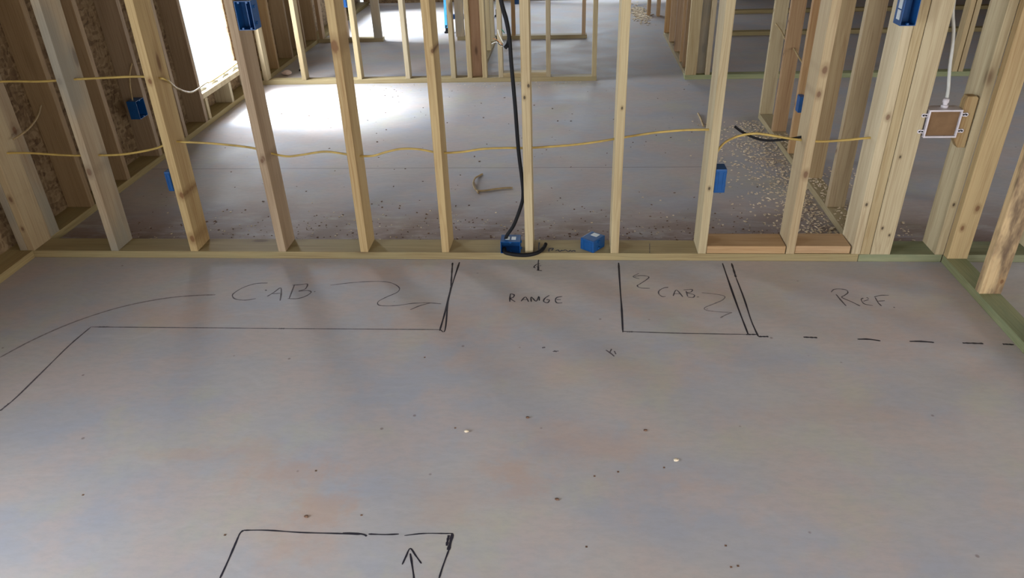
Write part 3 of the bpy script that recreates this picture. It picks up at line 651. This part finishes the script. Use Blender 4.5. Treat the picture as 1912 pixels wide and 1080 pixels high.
# CAB with arrows on the right
ink('lettering', [(.006, [(0.6350, -0.2515), (0.6156, -0.2566), (0.5920, -0.2803), (0.5868, -0.3081), (0.5984, -0.3307), (0.6146, -0.3304)]), (.006, [(0.6476, -0.3253), (0.6676, -0.2744), (0.6881, -0.3336)]), (.005, [(0.6567, -0.3069), (0.6799, -0.3065)]), (.006, [(0.7086, -0.2830), (0.7094, -0.3287)]), (.006, [(0.6981, -0.2739), (0.7362, -0.2686), (0.7283, -0.2919), (0.7067, -0.2969), (0.7390, -0.3146), (0.7312, -0.3374), (0.7088, -0.3333)]), (.005, [(0.7480, -0.3326), (0.7572, -0.3324)])], INK2, label='word CAB. for the right cabinet')
ink('marker_arrow', [(.005, [(0.5148, -0.1266), (0.4856, -0.1570), (0.5133, -0.1764)]), (.006, [(0.4905, -0.1569), (0.5205, -0.1466), (0.5562, -0.1560), (0.5467, -0.1808), (0.5146, -0.2201), (0.4987, -0.2395), (0.5115, -0.2582), (0.5537, -0.2623)])], INK2, label='small squiggle arrow')
ink('marker_arrow', [(.006, [(0.7741, -0.2958), (0.8191, -0.3041), (0.8667, -0.3215), (0.8566, -0.3530), (0.8173, -0.3845), (0.7690, -0.4201), (0.7746, -0.4413), (0.8282, -0.4529), (0.8762, -0.4562)]), (.007, [(0.8203, -0.4988), (0.8489, -0.4734), (0.8762, -0.4562)])], INK3, label='faint zigzag arrow to the right double line')
# REF.
ink('lettering', [(.007, [(1.3466, -0.2997), (1.3520, -0.3485), (1.3594, -0.3960)]), (.006, [(1.3316, -0.2818), (1.3498, -0.2586), (1.3764, -0.2536), (1.4010, -0.2624), (1.4007, -0.2852), (1.3800, -0.3081), (1.3633, -0.3262), (1.3925, -0.3609), (1.4167, -0.3949)]), (.006, [(1.4515, -0.3291), (1.4382, -0.3425), (1.4400, -0.3773), (1.4709, -0.3896)]), (.005, [(1.4428, -0.3556), (1.4694, -0.3420)]), (.006, [(1.4724, -0.3331), (1.4664, -0.3244)]), (.006, [(1.5022, -0.3238), (1.5004, -0.3676), (1.5046, -0.3932)]), (.006, [(1.4993, -0.3194), (1.5330, -0.3054), (1.5667, -0.3048)]), (.006, [(1.5027, -0.3545), (1.5331, -0.3496)]), (.007, [(1.5497, -0.4009), (1.5547, -0.4050)])], INK2, label='word REF.')
# island outline in the foreground
ink('marker_line', [(.007, [(-0.7581, -1.8482), (-0.7589, -1.7949), (-0.7618, -1.7296), (-0.7630, -1.6947), (-0.7565, -1.6825)]), (.006, [(-0.7565, -1.6825), (-0.6848, -1.6795), (-0.5870, -1.6834), (-0.4755, -1.6827), (-0.4086, -1.6839)]), (.008, [(-0.4603, -1.6801), (-0.4044, -1.6817), (-0.3869, -1.6888)]), (.006, [(-0.3840, -1.6809), (-0.3336, -1.6807), (-0.2950, -1.6772)]), (.005, [(-0.2782, -1.6823), (-0.2252, -1.6723), (-0.1630, -1.6697), (-0.1381, -1.6687)]),
                    (.012, [(-0.1394, -1.6707), (-0.1417, -1.7091), (-0.1436, -1.7280)]), (.009, [(-0.1497, -1.6750), (-0.1504, -1.7133)]), (.006, [(-0.1421, -1.7279), (-0.1500, -1.7774), (-0.1551, -1.8214)]), (.005, [(-0.7581, -1.8482), (-0.7547, -1.9123), (-0.7542, -1.9637)]), (.006, [(-0.1551, -1.8214), (-0.1601, -1.8639), (-0.1679, -1.9208)])], INK, label='island outline')
ink('marker_arrow', [(.006, [(-0.2646, -1.7824), (-0.2594, -1.7550), (-0.2525, -1.7270), (-0.2329, -1.7502), (-0.2116, -1.7765)]), (.007, [(-0.2494, -1.7436), (-0.2388, -1.7759), (-0.2238, -1.8245), (-0.2102, -1.8744)])], INK, label='arrow pointing at the island edge')
ink('stray_marks', [(.010, [(0.0875, -0.7327), (0.1000, -0.7287)]), (.010, [(0.1344, -0.7534), (0.1471, -0.7567)]), (.006, [(0.1303, -0.7571), (0.1533, -0.7530)]), (.008, [(0.3376, -0.7411), (0.3554, -0.7623), (0.3688, -0.7832)]), (.006, [(0.3512, -0.7624), (0.3609, -0.7333)]), (.006, [(0.3706, -0.7475), (0.3757, -0.7689)])], INK2, label='small dark smudges')
# writing on the sole plate top (child of the plate would turn with it; it stays with its plate through the floor)
plate0 = [o for o in S.objects if o.name == 'sole_plate'][0]
bm = bmesh.new()
for k, (w_, pts) in enumerate([(.009, [(0.0465, 0.1098), (0.0458, 0.0583), (0.0500, 0.0136)]), (.009, [(0.0963, 0.0140), (0.0981, 0.0419), (0.1161, 0.0476), (0.1088, 0.0252)]), (.008, [(0.1269, 0.0199), (0.1396, 0.0311), (0.1475, 0.0145), (0.1602, 0.0313)]), (.008, [(0.1603, 0.0202), (0.1756, 0.0314), (0.1885, 0.0149), (0.2013, 0.0317)]), (.009, [(0.2013, 0.0150), (0.2167, 0.0262), (0.2217, 0.0152)])]):
    stroke(bm, pts, w_, T + .0006 + k*.00002)
o = obj('plate_lettering', bm, INK, plate0); o.matrix_parent_inverse = (Matrix.Translation(plate0.location) @ plate0.rotation_euler.to_matrix().to_4x4()).inverted(); o['label'] = 'small scribbled word Range'
bm = bmesh.new(); stroke(bm, [(0.5820, 0.1025), (0.5729, 0.0023)], .003, T + .0006)
o = obj('plate_mark', bm, INK2, plate0); o.matrix_parent_inverse = (Matrix.Translation(plate0.location) @ plate0.rotation_euler.to_matrix().to_4x4()).inverted()

# ------------------------------------------------------------------ chips and crumbs
def scatter(name, label, cat, m, n, fn, smin, smax):
    bm = bmesh.new()
    for _ in range(n):
        x, y, z = fn(); s = random.uniform(smin, smax); a = random.uniform(0, PI)
        l, w_, h = s, s * random.uniform(.3, .9), s * random.uniform(.08, .3)
        mt = Matrix.Translation((x, y, z + h/2 + s*.06)) @ Matrix.Rotation(a, 4, 'Z') @ Matrix.Rotation(random.uniform(-.25, .25), 4, 'X') @ Matrix.Diagonal((l, w_, h, 1))
        r = bmesh.ops.create_cube(bm, size=1, matrix=mt)
        for v in r['verts']: v.co += Vector((random.uniform(-.12, .12)*s, random.uniform(-.12, .12)*s, 0))
    return tag(obj(name, bm, m), label, cat, kind='stuff')
def r_pile():
    while True:
        x = 1.54 - abs(random.gauss(0, .17)); y = random.uniform(.16, 2.1)
        if x < 1.535: return (x, y, 0)
def r_behind():
    return (random.uniform(-2.2, 1.45), D6 + .015 + abs(random.gauss(0, .22)), 0)
def r_mid(): return (random.uniform(-1.6, .45), 3.20 - abs(random.gauss(0, .12)), 0)
def r_wide(): return (random.uniform(-2.2, 1.4), random.uniform(.2, 3.1), 0)
def r_inside():
    return (random.uniform(1.64, 1.9), random.uniform(.17, 1.2), 0)
scatter('wood_chips', 'pale wood chips strewn along the side partition', 'wood chips', CHIP, 1400, r_pile, .006, .016)
scatter('wood_chips', 'pale wood chips at the foot of the thick post, past the side partition', 'wood chips', CHIP, 300, r_inside, .005, .013)
scatter('wood_chips', 'pale chips scattered on the floor behind the near partition', 'wood chips', CHIP, 220, r_behind, .004, .011)
scatter('wood_chips', 'fine chips in front of the middle partition', 'wood chips', CHIP, 160, r_mid, .004, .011)
scatter('dirt_crumbs', 'brown dirt crumbs along the back of the near partition', 'dirt', DIRT, 480, r_behind, .003, .010)
scatter('dirt_crumbs', 'sparse brown crumbs over the next room floor', 'dirt', DIRT, 160, r_wide, .004, .012)
def r_far(): return (random.gauss(1.02, .06), random.gauss(6.25, .25), 0)
scatter('wood_chips', 'pale chips heaped far back in the doorway', 'wood chips', CHIP, 350, r_far, .012, .035)
def r_mound(): return (random.uniform(1.55, 1.625), random.uniform(.2, 1.7), T)
scatter('wood_chips', 'chips lying on top of the side partition sole plate', 'wood chips', CHIP, 240, r_mound, .006, .015)
# single pebbles and scraps lying on the near slab
PB = [(-0.1523, -1.2336), (0.5358, -1.3473), (0.1594, -1.5277), (0.0514, -1.1552), (0.4512, -1.2079), (-0.5862, -1.6248), (-1.3205, -1.5658), (-0.6143, -1.4350), (0.2749, -1.4254), (0.3493, -1.4040), (0.6331, -1.6801), (0.2449, -1.7002), (-0.1932, -1.2159), (-0.3688, -0.8093), (-0.4217, -1.6120), (-0.8051, -1.7023), (0.4951, -1.3798), (0.6540, -1.7476), (0.6347, -1.7520)]
for i, (x, y) in enumerate(PB[:6]):
    bm = bmesh.new(); s = (.0065, .007, .005, .005, .005, .005)[i]
    bmesh.ops.create_icosphere(bm, subdivisions=2, radius=s)
    for v in bm.verts: v.co.x *= 1.3 + random.uniform(-.2, .2); v.co.z *= .6; v.co += Vector([random.uniform(-.12, .12)*s for _ in range(3)])
    tag(obj('pebble', bm, CHIP if i in (0, 1) else DIRT, loc=(x, y, s*.6)), ('pale reddish crumb alone in the middle of the near slab', 'pale crumb on the near slab, right of centre', 'tan crumb low in the middle of the near slab', 'tiny brown crumb above the middle of the slab',
        'tiny brown crumb below the right cabinet outline', 'tiny dark crumb above the left part of the island outline')[i], 'crumb', 'single crumbs on the near slab')
bm = bmesh.new()
for (x, y) in PB[6:]: box(bm, x - .003, x + .003, y - .002, y + .003, .0, .0015)
tag(obj('dirt_crumbs', bm, DIRT), 'few dark specks dotted over the near slab', 'dirt', kind='stuff')
# pinkish scrap at the foot of the outside wall
bm = bmesh.new(); bmesh.ops.create_icosphere(bm, subdivisions=2, radius=.045)
for v in bm.verts: v.co.z = max(v.co.z * .45, -.018); v.co += Vector([random.uniform(-.006, .006) for _ in range(3)])
tag(obj('paper_scrap', bm, flat('pinkish_paper', (.75, .60, .55), .8)), 'crumpled pinkish scrap at the foot of the outside wall past the middle partition', 'scrap').location = (-2.40, 3.56, .020)
bm = bmesh.new(); lathe(bm, [(.022, 0), (.022, .012), (.012, .016)], 14)
tag(obj('bottle_cap', bm, BLK, loc=(-2.314, 3.711, 0)), 'small black round scrap on the floor left of the bright studs', 'scrap')
